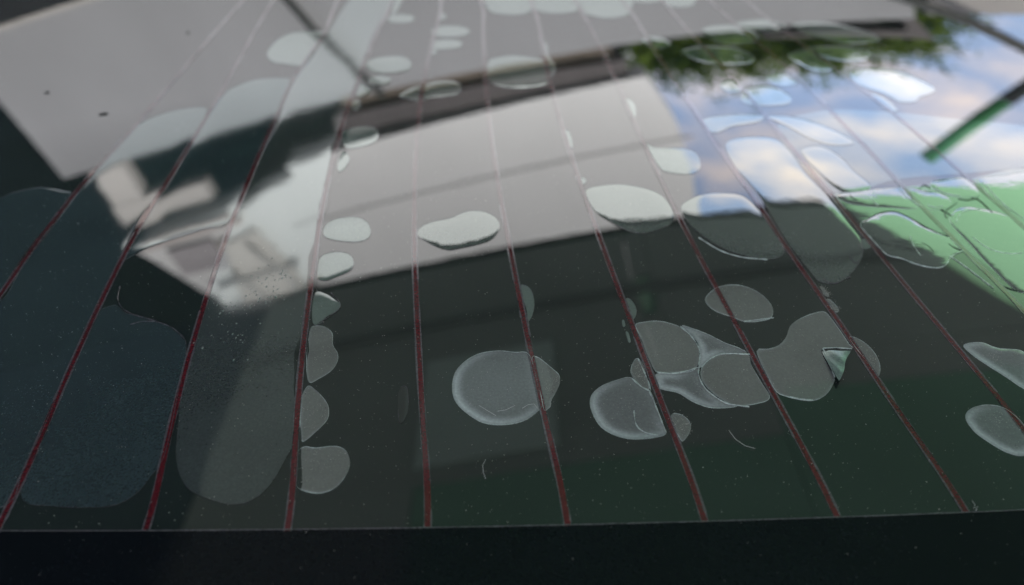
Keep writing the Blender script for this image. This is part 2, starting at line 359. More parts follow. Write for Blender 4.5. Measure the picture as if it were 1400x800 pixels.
([(55.24,183.03),(57.42,187.06),(60.86,190.04),(65.36,190.94),(69.35,189.59),(72.65,185.59),(73.82,180.54),(72.84,176.71),(70.66,174.85),(65.01,173.91),(61.39,175.98),(57.15,178.62)],'haze',0.035),
([(56.96,234.7),(61.38,240.11),(67.09,243.71),(73.57,244.37),(79.51,242.52),(82.58,234.35),(84.59,222.98),(84.68,208.26),(78.62,204.15),(72.29,205.98),(66.31,209.86),(60.83,217.24),(57.57,225.48)],'lens',0.072),
([(81.74,280.34),(86.26,286.81),(94.51,289.05),(102.72,287.45),(105.3,278.15),(106.32,262.41),(108.28,249.56),(109.59,239.06),(110.75,226.01),(111.4,216.03),(108.2,206.13),(100.71,195.98),(95.11,192.18),(91.06,193.16),(89.86,197.92),(87.29,214.46),(85.36,244.69),(81.7,263.79)],'lens',0.048),
([(110.69,216),(113.54,216.1),(113.61,212.35),(111.15,210.63),(109.47,211.81)],'plain',0.015),
([(90.58,190.64),(91.41,190.3),(91.9,186.57),(91.18,185.64),(90.43,187.12)],'haze',0.01),
([(90.61,184.26),(91.6,184.05),(92.63,180.05),(91.79,178.72),(90.74,179.79)],'haze',0.01),
([(105.41,295.46),(112.72,245.64),(139.64,256.78),(198.61,272.3),(214.97,302.94),(182.45,311.45),(153.68,316.63),(128.43,315.01)],'veil',0),
([(111.36,244.27),(120.24,247.36),(138.71,251),(160.73,256.31),(193.77,264.21),(154.84,189.74),(150.4,189.35),(147.42,196.6),(145.09,205.89),(142.34,212.78),(140.31,218.62),(135.92,223.51),(132.24,230.67),(128.17,233.57),(122.61,232.64),(115.22,225.9),(113.94,234.42)],'slack',0),
([(114.23,224.52),(119.35,229.73),(125.03,233.16),(129.03,233.89),(132.35,230.95),(134.89,224.53),(138.53,221.13),(140.85,219.02),(141.23,214.23),(141.12,210.52),(137.06,207.94),(132.64,202.48),(128.65,201.06),(123.93,202.74),(120.41,205.89),(116.68,207.79),(115.31,214.48)],'ripple',0.132),
([(112.28,243.1),(116.68,245.99),(121.75,247.27),(128.62,249.12),(136.07,250.24),(138.15,249.57),(138.67,238.33),(135.09,236.01),(129.26,236.47),(121.9,236.88),(115.7,238.51)],'ripple',0.06),
([(139.43,248.85),(144.68,248.34),(148.99,247.49),(151.81,244.15),(150.6,239.64),(147.37,236.58),(142.45,235.63),(139.99,236.95)],'ripple',0.048),
([(150.16,254.91),(157.35,257.73),(164.77,258.16),(164.39,247.1),(158.74,244.97),(154.13,245.02),(150.6,249.42)],'ripple',0.042),
([(146.08,230.19),(150.91,236.04),(155.57,238),(159.75,237.21),(164.13,235.3),(167.74,231.98),(169.11,225.9),(168.7,216.76),(156.11,192.79),(150.51,189.57),(148.55,190.87),(147.53,196.82),(146.49,205.95),(145.99,216.95),(145.29,223.4)],'ripple',0.072),
([(169.74,258.47),(179.32,261.54),(190.75,263.15),(178.91,236.14),(171.99,231.52),(170.29,237.07),(166.96,242.73),(167.5,250.37)],'ripple',0.048),
([(121.76,165.46),(126.93,166.6),(130.55,164.43),(136.67,163.45),(136.36,157.72),(131.66,148.59),(129.57,149.4),(127.53,152.89),(124.58,157.39),(122.31,161.58)],'frost',0.048),
([(110.28,138.81),(112.97,141.71),(117.22,143.04),(121.13,142.31),(123.09,138.93),(123.56,135.14),(123.74,129.82),(118.81,126.92),(115.24,127.79),(112.21,131.07),(110.28,134.47)],'frost',0.048),
([(156,358.53),(161.52,365.22),(170.72,368.27),(181.25,365.45),(186.92,356.72),(189.95,345.24),(185.82,338.66),(178.26,333.07),(174,327.91),(167.2,326.84),(165.5,330.67),(163.19,335.91),(158.57,341.1),(155.52,348.03)],'plain',0.025),
([(133.93,381.75),(144.92,390.68),(149.58,382.32),(151.87,369.2),(147.98,362.53),(140.95,361.99),(136.32,369.6)],'plain',0.02),
([(148.3,393.85),(164.32,397.88),(176.37,393.62),(176.23,386.52),(169.55,378),(159.53,376.42),(151.48,380.78)],'plain',0.02),
([(115.74,352.65),(123.81,357.7),(127.11,353.36),(127.8,346.04),(121.55,341.35),(116.06,345.31)],'plain',0.015),
([(92.17,341.2),(96.72,347.17),(101.95,345.98),(101.61,337.44),(95.79,333.03),(92.61,335.62)],'plain',0.015),
([(97.7,325.11),(102.91,336.12),(110.87,342.15),(116.75,339.65),(120.3,332.95),(120.02,326.26),(115.9,320.85),(107.16,319.12),(100.16,320.06)],'plain',0.025),
([(77.55,304.45),(88.5,309.14),(102.75,309.76),(100.07,302.99),(88.03,297.89),(80.96,292.05),(76.76,295.24)],'plain',0.015),
([(104.93,308.41),(115.51,308.45),(124.57,301.87),(130.62,293.16),(132.93,285.71),(127.15,282.67),(120.96,284.04),(115.82,289.12),(110.84,298.87)],'lens',0.036),
([(110.01,277.34),(118.38,281.82),(123.34,273.93),(124.97,262.47),(127.08,250.87),(119.42,246.25),(114.78,247.76),(111.67,260.04)],'lens',0.036),
([(156.51,335.39),(160.44,334.32),(162.83,326.5),(162.5,317.52),(158.24,317.21),(156.89,324.75)],'plain',0.015),
([(99.74,419.77),(110.34,427.55),(122.87,425.56),(126.67,409.71),(121.72,399.8),(109.62,395.27),(101.27,402.18)],'plain',0.02),
([(82.55,383.06),(87.89,389.67),(96.92,392.67),(110.84,389.93),(116.4,378.13),(111.99,369.57),(98.77,367.19),(88.09,371.52)],'plain',0.025),
([(119.33,431.64),(136.87,439.69),(146.09,429.7),(140.48,418.81),(127.91,419.77)],'plain',0.015),
([(151.01,433.17),(167.17,438.35),(182.74,429.38),(190.89,416.02),(186.52,407.71),(170.75,402.23),(158.43,410.55),(151.28,420.62)],'plain',0.02),
([(-56.76,187.44),(-53.76,186.43),(-50.73,183.64),(-48.66,181.33),(-49.04,178.69),(-51.81,175.74),(-52.56,173.21),(-54.71,172.61),(-56.2,177.74),(-56.92,183.05)],'plain',0.03),
([(-55.18,170.13),(-54.34,171.98),(-51.44,171.57),(-48.95,168.83),(-47.86,164.02),(-46.01,160.52),(-45.58,157.12),(-46.67,153.83),(-49.18,151.16),(-51.3,149.81),(-52.87,153.9),(-54.3,161.77)],'haze',0.025),
([(-52.19,145.47),(-51.35,148.55),(-49.12,146.97),(-45.81,142.89),(-44.62,139.92),(-44.65,136.56),(-47.01,132.39),(-49.04,130.15),(-50.35,133.8),(-51.59,140.47)],'haze',0.025),
([(-49.54,126.62),(-48.3,128.54),(-45.51,128.16),(-41.51,128.66),(-38.75,127.58),(-37.02,124.37),(-37.01,121),(-38.57,117.34),(-40.85,115.61),(-43.7,115.39),(-47.52,117.01),(-48.99,121.51)],'haze',0.03),
([(-28.35,146.55),(-26.47,147.83),(-25.33,140.28),(-26.3,135.96),(-27.33,137.39)],'faint',0.012)]
CREASE_GLINTS = [
[(46.23,171.69),(48.23,168.22),(49.47,164.34),(49.66,160.57),(48.57,155.99),(47.79,152.43),(48.32,148.14),(50.36,144.83),(53.1,142.41),(57.58,141.5)],
[(37.21,153.39),(41.32,153.07),(45.14,153.99),(48.06,155.26)],
[(49.05,155.27),(51.08,157.82),(53.28,159.5),(55.71,160.64),(61.97,160.54)],
[(30.43,151.25),(32.19,148.43),(34.35,146.68)],
[(34.31,146.35),(35.29,140.66),(36.28,133.71)],
[(29.67,139.83),(29.68,135.18),(31.38,132.93),(34.07,132.05)],
[(32.97,158.57),(34.4,150.58),(34.72,147.18)],
[(69.02,144.89),(71.22,144.26),(74.07,143.9)],
[(64.28,173.97),(67.9,174.75),(72.44,175.66)],
[(82.91,163.14),(82.73,156.48),(82.58,152.48)],
[(82.94,163.23),(86.84,163.5),(90.25,163.19)],
[(-115.65,191.33),(-114.09,185.67),(-111.08,181.19),(-106.78,178.11),(-101.15,175.7)],
[(-105.91,173.6),(-102.87,174.79),(-99.77,174.71)],
[(-101.15,175.7),(-93.76,172.05),(-89.3,167.66)],
[(-52.61,187.1),(-48.6,180.93),(-50.69,176.37),(-53.37,173.22)],
[(92.5,194.29),(95.11,192.18),(100.47,195.23)],
[(104.33,206.8),(105.28,202.91),(108.48,206.93)],
[(59.42,215.94),(64.91,208.62),(70.97,205.16),(77.49,204.13)],
[(114.14,222.79),(115.31,214.48),(116.68,207.79),(120.41,205.89),(124.03,202.97),(128.7,201.18),(132.64,202.48),(136.66,207.33),(141.33,210.53)],
[(148.7,218.99),(149.87,214.6),(151.96,211.6),(156.05,209.96),(160.1,210.39)],
[(128.25,218.76),(127.32,214.29),(127.09,210.58),(127.21,207.8)],
[(142.26,238.79),(143.96,237.42),(146.92,238.15)],
[(136.56,249.49),(137.28,243.43),(139.05,238.35)],
[(169.82,255.24),(169.25,245.86),(169.88,237.77)],
[(127.26,247.51),(124.03,242.83),(124.57,238)],
[(136.36,207.91),(138.42,203.28),(140.16,198.21),(142,192.23)],
[(149.33,250.13),(151.97,247.19),(156.06,245.88)],
[(147.42,228.19),(152.56,234.7),(158.77,236.73)]]
SOFT_CREASES = (11, 12, 13, 14, 15, 16)
HIGHLIGHT_SPOTS = [(125.98,160.63),(127.82,160.39),(116.45,139.58),(117.8,138.65)]
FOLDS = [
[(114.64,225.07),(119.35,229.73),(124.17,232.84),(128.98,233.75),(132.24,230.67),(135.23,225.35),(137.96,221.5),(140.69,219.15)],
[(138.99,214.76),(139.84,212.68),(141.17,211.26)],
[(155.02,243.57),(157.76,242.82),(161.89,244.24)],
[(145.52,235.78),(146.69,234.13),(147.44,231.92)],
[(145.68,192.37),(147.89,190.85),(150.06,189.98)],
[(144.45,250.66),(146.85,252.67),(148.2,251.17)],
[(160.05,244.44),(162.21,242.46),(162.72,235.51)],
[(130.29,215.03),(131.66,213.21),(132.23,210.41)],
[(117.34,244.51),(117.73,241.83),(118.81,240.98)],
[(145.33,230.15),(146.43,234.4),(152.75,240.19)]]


rear = empty('rear_window', G2W)
tag(rear, 'tinted car rear window with red heater lines, its window film lifted in bubbles', 'car window')
def lift(x, y, h):
    n = NRM(x, y)
    return (x + n.x * h, y + n.y * h, S(x, y) + n.z * h)
def sheet(name, x0, x1, y0, y1, nx, ny, h, thick, mat, parent, yfun=None):
    v, f = [], []
    for lay in (h, h - thick):
        for j in range(ny + 1):
            for i in range(nx + 1):
                x = x0 + (x1 - x0) * i / nx
                ya, yb = (y0, y1) if yfun is None else yfun(x)
                v.append(lift(x, ya + (yb - ya) * j / ny, lay))
    W = nx + 1; K = W * (ny + 1)
    for j in range(ny):
        for i in range(nx):
            a = j * W + i
            f.append((a, a + 1, a + W + 1, a + W))
            f.append((K + a, K + a + W, K + a + W + 1, K + a + 1))
    for i in range(nx):
        f.append((i, K + i, K + i + 1, i + 1)); a = ny * W + i
        f.append((a, a + 1, K + a + 1, K + a))
    for j in range(ny):
        a = j * W
        f.append((a, a + W, K + a + W, K + a)); a += nx
        f.append((a, K + a, K + a + W, a + W))
    me = mesh(name, v, f, True)
    # the rim stays crisp
    for p in me.polygons[-2 * (nx + ny):]:
        p.use_smooth = False
    o = put(name, me, parent, [mat])
    me.normals_split_custom_set_from_vertices([tuple(NRM(c[0], c[1])) if i < K else tuple(-NRM(c[0], c[1])) for i, c in enumerate([vv.co for vv in me.vertices])])
    return o
PX0, PX1, PY0, PY1 = -.43, .47, .045, 1.22
sheet('glass_pane', PX0, PX1, PY0, PY1, 60, 80, 0.0, .004, M['pane'], rear)
FX = [p[0] / 1000 for p in FRIT]; FY = [p[1] / 1000 for p in FRIT]
fc = np.polyfit(FX, FY, 2)
def frit_y(x):
    return float(np.clip(np.polyval(fc, x), .09, .17))
sheet('frit_band', PX0, PX1, 0, 0, 60, 6, .00006, .00003, M['frit'], rear, lambda x: (PY0 + .0005, frit_y(x)))
sheet('frit_band', PX0, PX1, 0, 0, 60, 6, .00006, .00003, M['frit'], rear, lambda x: (PY1 - .06, PY1 - .0005))

def ribbon(name, pts, half, h, mat, parent, side=0.0, close=True):
    """flat ribbon on the glass: pts (m), half widths per point, top at height h, with thin side walls"""
    v, f = [], []
    n = len(pts)
    hs = half if hasattr(half, '__len__') else [half] * n
    for i, p in enumerate(pts):
        a = np.array(pts[max(i - 1, 0)]); c = np.array(pts[min(i + 1, n - 1)])
        d = c - a; d = d / (np.linalg.norm(d) + 1e-12)
        q = np.array((d[1], -d[0]))
        for s_, hh in ((-1, .00002), (-1, h), (1, h), (1, .00002)):
            c_ = np.array(p) + q * (s_ * hs[i] + side)
            v.append(lift(c_[0], c_[1], hh))
    for i in range(n - 1):
        for k in range(3):
            a = 4 * i + k
            f.append((a, a + 1, a + 5, a + 4))
    me = mesh(name, v, f)
    return put(name, me, parent, [mat])
def resample(pts, step, ext0=0, ext1=0):
    P = np.array(pts, float) / 1000
    # smooth cubic in y (the lines run along +y)
    deg = min(4, len(P) - 1)
    c = np.polyfit(P[:, 1], P[:, 0], deg)
    lo, hi = P[:, 1].min(), P[:, 1].max()
    c1 = np.polyfit(P[:, 1], P[:, 0], 1)
    ys = np.arange(lo, hi, step)
    if len(P) > 6:
        xs = np.interp(ys, np.sort(P[:, 1]), P[np.argsort(P[:, 1]), 0]) * .35 + np.polyval(c, ys) * .65
        k = np.ones(7) / 7
        xs = np.convolve(np.pad(xs, 3, mode='edge'), k, 'valid')
    else:
        xs = np.polyval(c, ys)
    out = list(zip(xs, ys))
    s1 = c1[0]
    a, b_ = out[0], out[-1]
    lead = [(a[0] + s1 * (yy - a[1]), yy) for yy in np.arange(ext0, a[1] - step * .5, step)] if ext0 < a[1] else []
    tail = [(b_[0] + s1 * (yy - b_[1]) , yy) for yy in np.arange(b_[1] + step, ext1, step)] if ext1 > b_[1] else []
    return lead + out + tail
line_path = []
for pts in LINES:
    path = resample(pts, .004, frit_y(pts[0][0] / 1000 + .0) - .0006, 1.158)
    path = [p for p in path if PX0 + .01 < p[0] < PX1 - .01]
    line_path.append(path)
    W_ = [.00060 + .00007 * math.sin(i * .7) + random.uniform(-.00004, .00004) for i in range(len(path))]
    if len(line_path) == 4:                              # here the film bridges the line and leaves a wavy gap
        seg = [p for p in path if .112 < p[1] < .30]
        ribbon('film_gap', [(p[0] + .00035 * math.sin(i * .45), p[1]) for i, p in enumerate(seg)], [.0011 + .0006 * math.sin(i * .62 + .8) + .00025 * math.sin(i * 1.7) for i in range(len(seg))], .00006, M['pane'], rear)
    ln = ribbon('heater_line', path, W_, .00010, M['line'], rear)
    # broken pale edge where the film bridges the line
    for sgn in (-1, 1):
        v0 = []
        fine_p = []
        for i in range(len(path) - 1):
            for k in range(4):
                fine_p.append(tuple(np.array(path[i]) * (1 - k / 4) + np.array(path[i + 1]) * k / 4))
        wd, cur = [], .0001
        for i in range(len(fine_p)):
            cur += random.uniform(-.00005, .00005); cur = min(max(cur, .00002), .00026)
            if random.random() < .03: cur = random.choice((.00003, .0003))
            wd.append(cur)
        ribbon('film_edge', fine_p, wd, .00011, M['edge'], ln, side=sgn * .00075)
# pale cut edge of the film along the frit
xs = np.linspace(PX0 + .003, PX1 - .003, 400)
ribbon('film_edge', [(x, frit_y(x) + .0001) for x in xs], [.00010 + .00006 * random.random() for x in xs], .00012, M['edge'], rear)

# ------------------------------------------------------------------ air bubbles under the film
def smooth_outline(P, step):
    P = np.array(P, float); n = len(P); out = []
    for i in range(n):
        p0, p1, p2, p3 = P[i - 1], P[i], P[(i + 1) % n], P[(i + 2) % n]
        k = max(2, int(np.linalg.norm(p2 - p1) / step))
        for j in range(k):
            t = j / k
            out.append(.5 * ((2 * p1) + (p2 - p0) * t + (2 * p0 - 5 * p1 + 4 * p2 - p3) * t * t + (3 * p1 - p0 - 3 * p2 + p3) * t ** 3))
    return np.array(out)
def inside(Q, P):
    x, y = Q[:, 0], Q[:, 1]; c = np.zeros(len(Q), bool)
    for (x0, y0), (x1, y1) in zip(P, np.roll(P, -1, 0)):
        k = ((y0 > y) != (y1 > y)) & (x < (x1 - x0) * (y - y0) / (y1 - y0 + 1e-12) + x0)
        c ^= k
    return c
def edge_dist(Q, P):
    d = np.full(len(Q), 1e9)
    for a, b_ in zip(P, np.roll(P, -1, 0)):
        e = b_ - a; L2 = e @ e + 1e-12
        t = np.clip(((Q - a) @ e) / L2, 0, 1)
        d = np.minimum(d, np.linalg.norm(Q - a - t[:, None] * e, axis=1))
    return d
def bubble(pts, kind, dome, idx):
    P = np.array(pts, float)
    P = np.vstack([P[:1], [p for i, p in enumerate(P[1:], 1) if np.linalg.norm(p - P[i - 1]) > .05]])
    per = np.linalg.norm(P - np.roll(P, 1, 0), axis=1).sum()
    A = abs(np.sum(P[:, 0] * np.roll(P[:, 1], -1) - P[:, 1] * np.roll(P[:, 0], -1))) / 2
    g = min(max(math.sqrt(A) / 24, .22), 1.6)
    O = smooth_outline(P, min(g, per / 60))
    lo, hi = O.min(0), O.max(0)
    gx, gy = np.meshgrid(np.arange(lo[0], hi[0], g), np.arange(lo[1], hi[1], g * .87))
    gx = gx + (np.arange(gx.shape[0]) % 2)[:, None] * g / 2
    Q = np.c_[gx.ravel(), gy.ravel()] + rng.uniform(-.12, .12, (gx.size, 2)) * g
    Q = Q[inside(Q, O)]
    rw = min(.9, .16 * math.sqrt(A))                     # width of the turned-up rim, mm
    rimw = 2.2 if kind == 'frost' else 0
    rings = []
    tn = np.roll(O, -1, 0) - np.roll(O, 1, 0)
    tn /= np.linalg.norm(tn, axis=1)[:, None] + 1e-12
    area2 = np.sum(O[:, 0] * np.roll(O[:, 1], -1) - O[:, 1] * np.roll(O[:, 0], -1))
    nin = np.c_[-tn[:, 1], tn[:, 0]] * (1 if area2 > 0 else -1)
    for r in [rw * .3, rw * .65, rw] + ([rimw] if rimw > rw * 1.3 else []):
        R_ = O + nin * r
        R_ = R_[inside(R_, O)]
        if len(R_): rings.append(R_[edge_dist(R_, O) > r * .96])
    RR = np.vstack(rings) if rings else np.zeros((0, 2))
    dq = edge_dist(Q, O) if len(Q) else np.zeros(0)
    Q = Q[dq > max(rw, rimw) + g * .4]
    V = np.vstack([O, RR, Q])
    n = len(O)
    res = delaunay_2d_cdt([Vector(p) for p in V], [], [list(range(n))], 1, 1e-4)
    V = np.array([tuple(p) for p in res[0]]); F = [list(f) for f in res[2]]
    if not F: return None
    d = edge_dist(V, O)
    E = np.array(res[1])
    # membrane shape: solve lap(u) = -1 with u = 0 on the outline
    u = np.zeros(len(V)); fixed = d < 1e-3
    deg = np.bincount(E.ravel(), minlength=len(V)).astype(float); deg[deg == 0] = 1
    for it in range(260):
        s = np.bincount(E[:, 0], u[E[:, 1]], len(V)) + np.bincount(E[:, 1], u[E[:, 0]], len(V))
        un = s / deg + 1.0; un[fixed] = 0
        u = u + 1.0 * (un - u)
    u /= max(u.max(), 1e-6)
    t = np.clip(d / rw, 0, 1)
    A_ = .007 + .010 * min(1, math.sqrt(A) / 20)
    h = A_ * (1 - (1 - t) ** 2) + dome * u
    dl = np.full(len(V), 1e9)                            # the film stays stuck along the heater lines
    for lp in line_path:
        LP = np.array(lp) * 1000
        LP = LP[(LP[:, 0] > lo[0] - 9) & (LP[:, 0] < hi[0] + 9) & (LP[:, 1] > lo[1] - 9) & (LP[:, 1] < hi[1] + 9)]
        if len(LP) > 1:
            for a_, b_ in zip(LP[:-1], LP[1:]):
                e = b_ - a_; tt = np.clip(((V - a_) @ e) / (e @ e), 0, 1)
                dl = np.minimum(dl, np.linalg.norm(V - a_ - tt[:, None] * e, axis=1))
    q_ = np.clip((dl - .6) / 2.6, 0, 1); pin = q_ * q_ * (3 - 2 * q_)
    if kind == 'frost':
        h += .03 * np.exp(-((d - 1.6) / .5) ** 2)
    if kind == 'wrinkle':
        h += .38 - .12 * (V[:, 1] - V[:, 1].mean()) + .016 * np.sin(V[:, 0] * 1.5 + V[:, 1] * .5)
    h = .04 + h * pin
    if kind in ('slack', 'veil'): h = .018 + 0 * h
    v = [lift(x / 1000, y / 1000, hh / 1000) for (x, y), hh in zip(V, h)]
    # facing up
    FF = []
    for f in F:
        a, b_, c = V[f[0]], V[f[1]], V[f[2]]
        if (b_[0] - a[0]) * (c[1] - a[1]) - (b_[1] - a[1]) * (c[0] - a[0]) < 0: f = f[::-1]
        FF.append(f)
    me = mesh('air_bubble', v, FF, True)
    o = put('air_bubble', me, rear, [M[kind]])
    # even out the shading normals so that the thin film reflects without facets
    nn = np.array([vv.normal for vv in me.vertices])
    for it in range(5):
        acc = nn * 2.0
        np.add.at(acc, E[:, 0], nn[E[:, 1]]); np.add.at(acc, E[:, 1], nn[E[:, 0]])
        nn = acc / np.linalg.norm(acc, axis=1)[:, None]
    me.normals_split_custom_set_from_vertices([tuple(q) for q in nn])
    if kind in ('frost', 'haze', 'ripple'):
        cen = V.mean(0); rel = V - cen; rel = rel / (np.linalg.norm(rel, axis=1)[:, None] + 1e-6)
        side = np.clip(.55 - .5 * rel[:, 0] - .35 * rel[:, 1], .12, 1)  # every rim painted brighter on its left and near side, like one-sided light
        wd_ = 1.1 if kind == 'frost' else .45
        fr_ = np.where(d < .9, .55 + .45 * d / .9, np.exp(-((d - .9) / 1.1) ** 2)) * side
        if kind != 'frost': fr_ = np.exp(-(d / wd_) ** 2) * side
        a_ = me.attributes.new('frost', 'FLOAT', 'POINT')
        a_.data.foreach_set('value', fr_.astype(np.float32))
    # glint painted along hazed, frosted, rippled outlines, adhesive tone elsewhere, broken along its length
    if A > 6 and kind not in ('slack', 'veil'):
        w_, ph = [], random.uniform(0, 6)
        for k in range(len(O)):
            q = math.sin(k * 6.283 * 2 / len(O) + ph) + .6 * math.sin(k * 6.283 * 5 / len(O) + 2 * ph)
            w_.append(max(.000003, .00002 + .00004 * q + random.uniform(-.00001, .00001)))
        ribbon('bubble_edge', [tuple(p / 1000) for p in np.vstack([O, O[:1]])], w_ + w_[:1], .00012, M['crease_glint'] if kind in ('haze', 'frost', 'ripple') else M['edge'], o)
    return o
for i, (pts, kind, dome) in enumerate(BUBBLES):
    bubble(pts, kind, dome, i)

# creases where merged bubbles meet, their glints painted as thin pale ribbons
for ci_, pts in enumerate(CREASE_GLINTS):
    soft_ = ci_ in SOFT_CREASES
    wk_ = .65 if soft_ else 1.0
    P_ = smooth_outline(np.array(pts + pts[::-1]), .25)[:]
    P_ = P_[:len(P_) // 2] / 1000
    ribbon('film_crease_glint', [tuple(p) for p in P_], [wk_ * max(.00002, .00011 + .00007 * math.sin(i * .37) + random.uniform(-.00005, .00005)) for i in range(len(P_))], .00022, M['edge' if soft_ else 'crease_glint'], rear)

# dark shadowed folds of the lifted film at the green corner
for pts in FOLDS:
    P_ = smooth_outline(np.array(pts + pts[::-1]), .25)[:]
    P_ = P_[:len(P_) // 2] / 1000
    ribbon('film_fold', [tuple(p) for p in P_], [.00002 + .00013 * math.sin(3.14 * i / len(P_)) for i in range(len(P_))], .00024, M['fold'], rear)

# rubber seal and the painted pillar and roof edge around the pane
def strip(name, x0, x1, y0, y1, z_off, mat):
    v, f = [], []
    nx, ny = 30, 8
    for j in range(ny + 1):
        for i in range(nx + 1):
            x = x0 + (x1 - x0) * i / nx; y = y0 + (y1 - y0) * j / ny
            dx = max(PX0 - x, 0, x - PX1); dy = max(PY0 - y, 0, y - PY1)
            v.append((x, y, S(x, y) + z_off - 1.3 * (dx * dx + dy * dy)))
    for j in range(ny):
        for i in range(nx):
            a = j * (nx + 1) + i
            f.append((a, a + 1, a + nx + 2, a + nx + 1))
    me = mesh(name, v, f, True)
    o = put(name, me, rear, [mat])
    md = o.modifiers.new('solid', 'SOLIDIFY'); md.thickness = .006
    return o
strip('rubber_seal', PX0 - .012, PX1 + .012, PY0 - .014, PY0 - .001, .0008, M['rubber'])
strip('rubber_seal', PX0 - .012, PX1 + .012, PY1 + .001, PY1 + .014, .0008, M['rubber'])
strip('rubber_seal', PX0 - .014, PX0 - .001, PY0, PY1, .0008, M['rubber'])
strip('rubber_seal', PX1 + .001, PX1 + .014, PY0, PY1, .0008, M['rubber'])
strip('body_panel', PX0 - .3, PX1 + .3, PY0 - .32, PY0 - .016, .002, M['paint'])
strip('body_panel', PX0 - .3, PX1 + .3, PY1 + .016, PY1 + .30, .002, M['paint'])
strip('body_panel', PX0 - .3, PX0 - .016, PY0 - .0155, PY1 + .0155, .002, M['paint'])
strip('body_panel', PX1 + .016, PX1 + .3, PY0 - .0155, PY1 + .0155, .002, M['paint'])

# ------------------------------------------------------------------ dust, water beads, lint on the glass
def flakes(name, n, rmin, rmax, region, mat, zoff, flat=True):
    v, f = [], []
    for i in range(n):
        x, y = region()
        r = rmin + (rmax - rmin) * random.random() ** 4
        if y < frit_y(x) and random.random() < .85: r *= .35
        el = random.uniform(.5, 1.0); a0 = random.uniform(0, 6.28)
        k = 5; base = len(v)
        c, s_ = math.cos(a0), math.sin(a0)
        for q in range(k):
            th = 6.283 * q / k; rr = r * random.uniform(.6, 1.2)
            px, py = rr * math.cos(th), rr * el * math.sin(th)
            v.append(lift(x + px * c - py * s_, y + px * s_ + py * c, zoff + random.uniform(0, .00003)))
        f.append(tuple(range(base, base + k)))
    return put(name, mesh(name, v, f), None, [mat])
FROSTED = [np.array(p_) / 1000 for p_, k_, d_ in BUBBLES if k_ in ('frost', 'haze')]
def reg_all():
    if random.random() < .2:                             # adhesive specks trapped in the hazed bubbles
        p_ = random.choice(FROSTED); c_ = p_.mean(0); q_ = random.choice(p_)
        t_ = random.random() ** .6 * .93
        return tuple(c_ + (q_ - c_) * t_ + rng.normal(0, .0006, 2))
    if random.random() < .012:                           # flakes massed at the right to stand for bubble highlights
        c_ = random.choice(HIGHLIGHT_SPOTS); u_, w_ = random.gauss(0, 1), random.gauss(0, 1)
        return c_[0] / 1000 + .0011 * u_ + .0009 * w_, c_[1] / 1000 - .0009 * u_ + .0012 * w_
    y = .05 + .5 * random.random() ** 1.5
    w = .115 + .36 * max(0, (y - .09))
    return random.uniform(-w, w), y
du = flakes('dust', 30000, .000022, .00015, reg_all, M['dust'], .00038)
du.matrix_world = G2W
tag(du, 'fine pale dust specks scattered over the dark tinted glass, some massed as painted highlights', 'dust', kind='stuff')

v, f = [], []
for i in range(110):
    t_ = random.random()
    x = random.gauss(-.0775, .0045) + .006 * t_; y = .158 + .042 * t_ + random.gauss(0, .004)
    r_ = random.uniform(.0001, .0003); e_ = random.uniform(1, 2.2); b0 = len(v)
    for hh, q_ in ((.0, 1.0), (.5, .8), (.8, .45)):
        for k in range(7):
            a = 6.2832 * k / 7
            v.append(lift(x + r_ * q_ * math.cos(a), y + r_ * q_ * e_ * math.sin(a), .00006 + hh * r_ * .5))
    v.append(lift(x, y, .00006 + r_ * .45))
    for q_ in range(2):
        for k in range(7):
            f.append((b0 + 7 * q_ + k, b0 + 7 * q_ + (k + 1) % 7, b0 + 7 * q_ + 7 + (k + 1) % 7, b0 + 7 * q_ + 7 + k))
    for k in range(7):
        f.append((b0 + 14 + k, b0 + 14 + (k + 1) % 7, b0 + 21))
wb = put('micro_bubbles', mesh('micro_bubbles', v, f, True), rear, [M['plain']])
wb['kind'] = 'stuff'

gr = flakes('grit', 420, .00004, .00016, reg_all, M['dirt'], .0004)
gr.matrix_world = G2W
tag(gr, 'tiny dark grit specks scattered over the reflections', 'grit', kind='stuff')
def fibre(name, pts, label, r=.00005, mat='lint', cat='fibre', group=None):
    o = tube(name, [lift(x / 1000, y / 1000, (.42 + (z if z else 0)) / 1000) for x, y, z in pts], r, M[mat], None, 5)
    o.matrix_world = G2W
    tag(o, label, cat, group)
fibre('lint_fibre', [(-6.01,124.25,0),(-6.63,122.56,0),(-6.4,120.48,0),(-5.87,118.84,0)], 'short pale curled fibre between the fourth and fifth red lines', .00005)
fibre('lint_fibre', [(100.42,113.69,0),(100.53,112.54,0),(99.78,111.57,0),(101,112.16,0),(100,111,0)], 'tangled scrap of pale lint beside the lower end of the last red line', .00005)
fibre('lint_fibre', [(51.37,133.35,0),(52.34,130.63,0),(54.12,128.64,0),(56.3,127.77,0)], 'thin hair curving below the group of merged bubbles', .00005)
fibre('lint_fibre', [(2.5,140.21,0),(3.94,141.44,0),(5.38,141.69,0),(6.24,140.22,0)], 'bright curled fibre at the lower edge of the large round bubble', .00005)
fibre('lint_fibre', [(-8.06,141.2,0),(-5.68,139.24,0),(-3.88,137.8,0)], 'pale thread along the inner edge of the large round bubble', .00005)
fibre('lint_fibre', [(-3.55,139.24,0),(-1.42,139.73,0),(0.72,141.19,0)], 'pale thread lying inside the large round bubble', .00005)
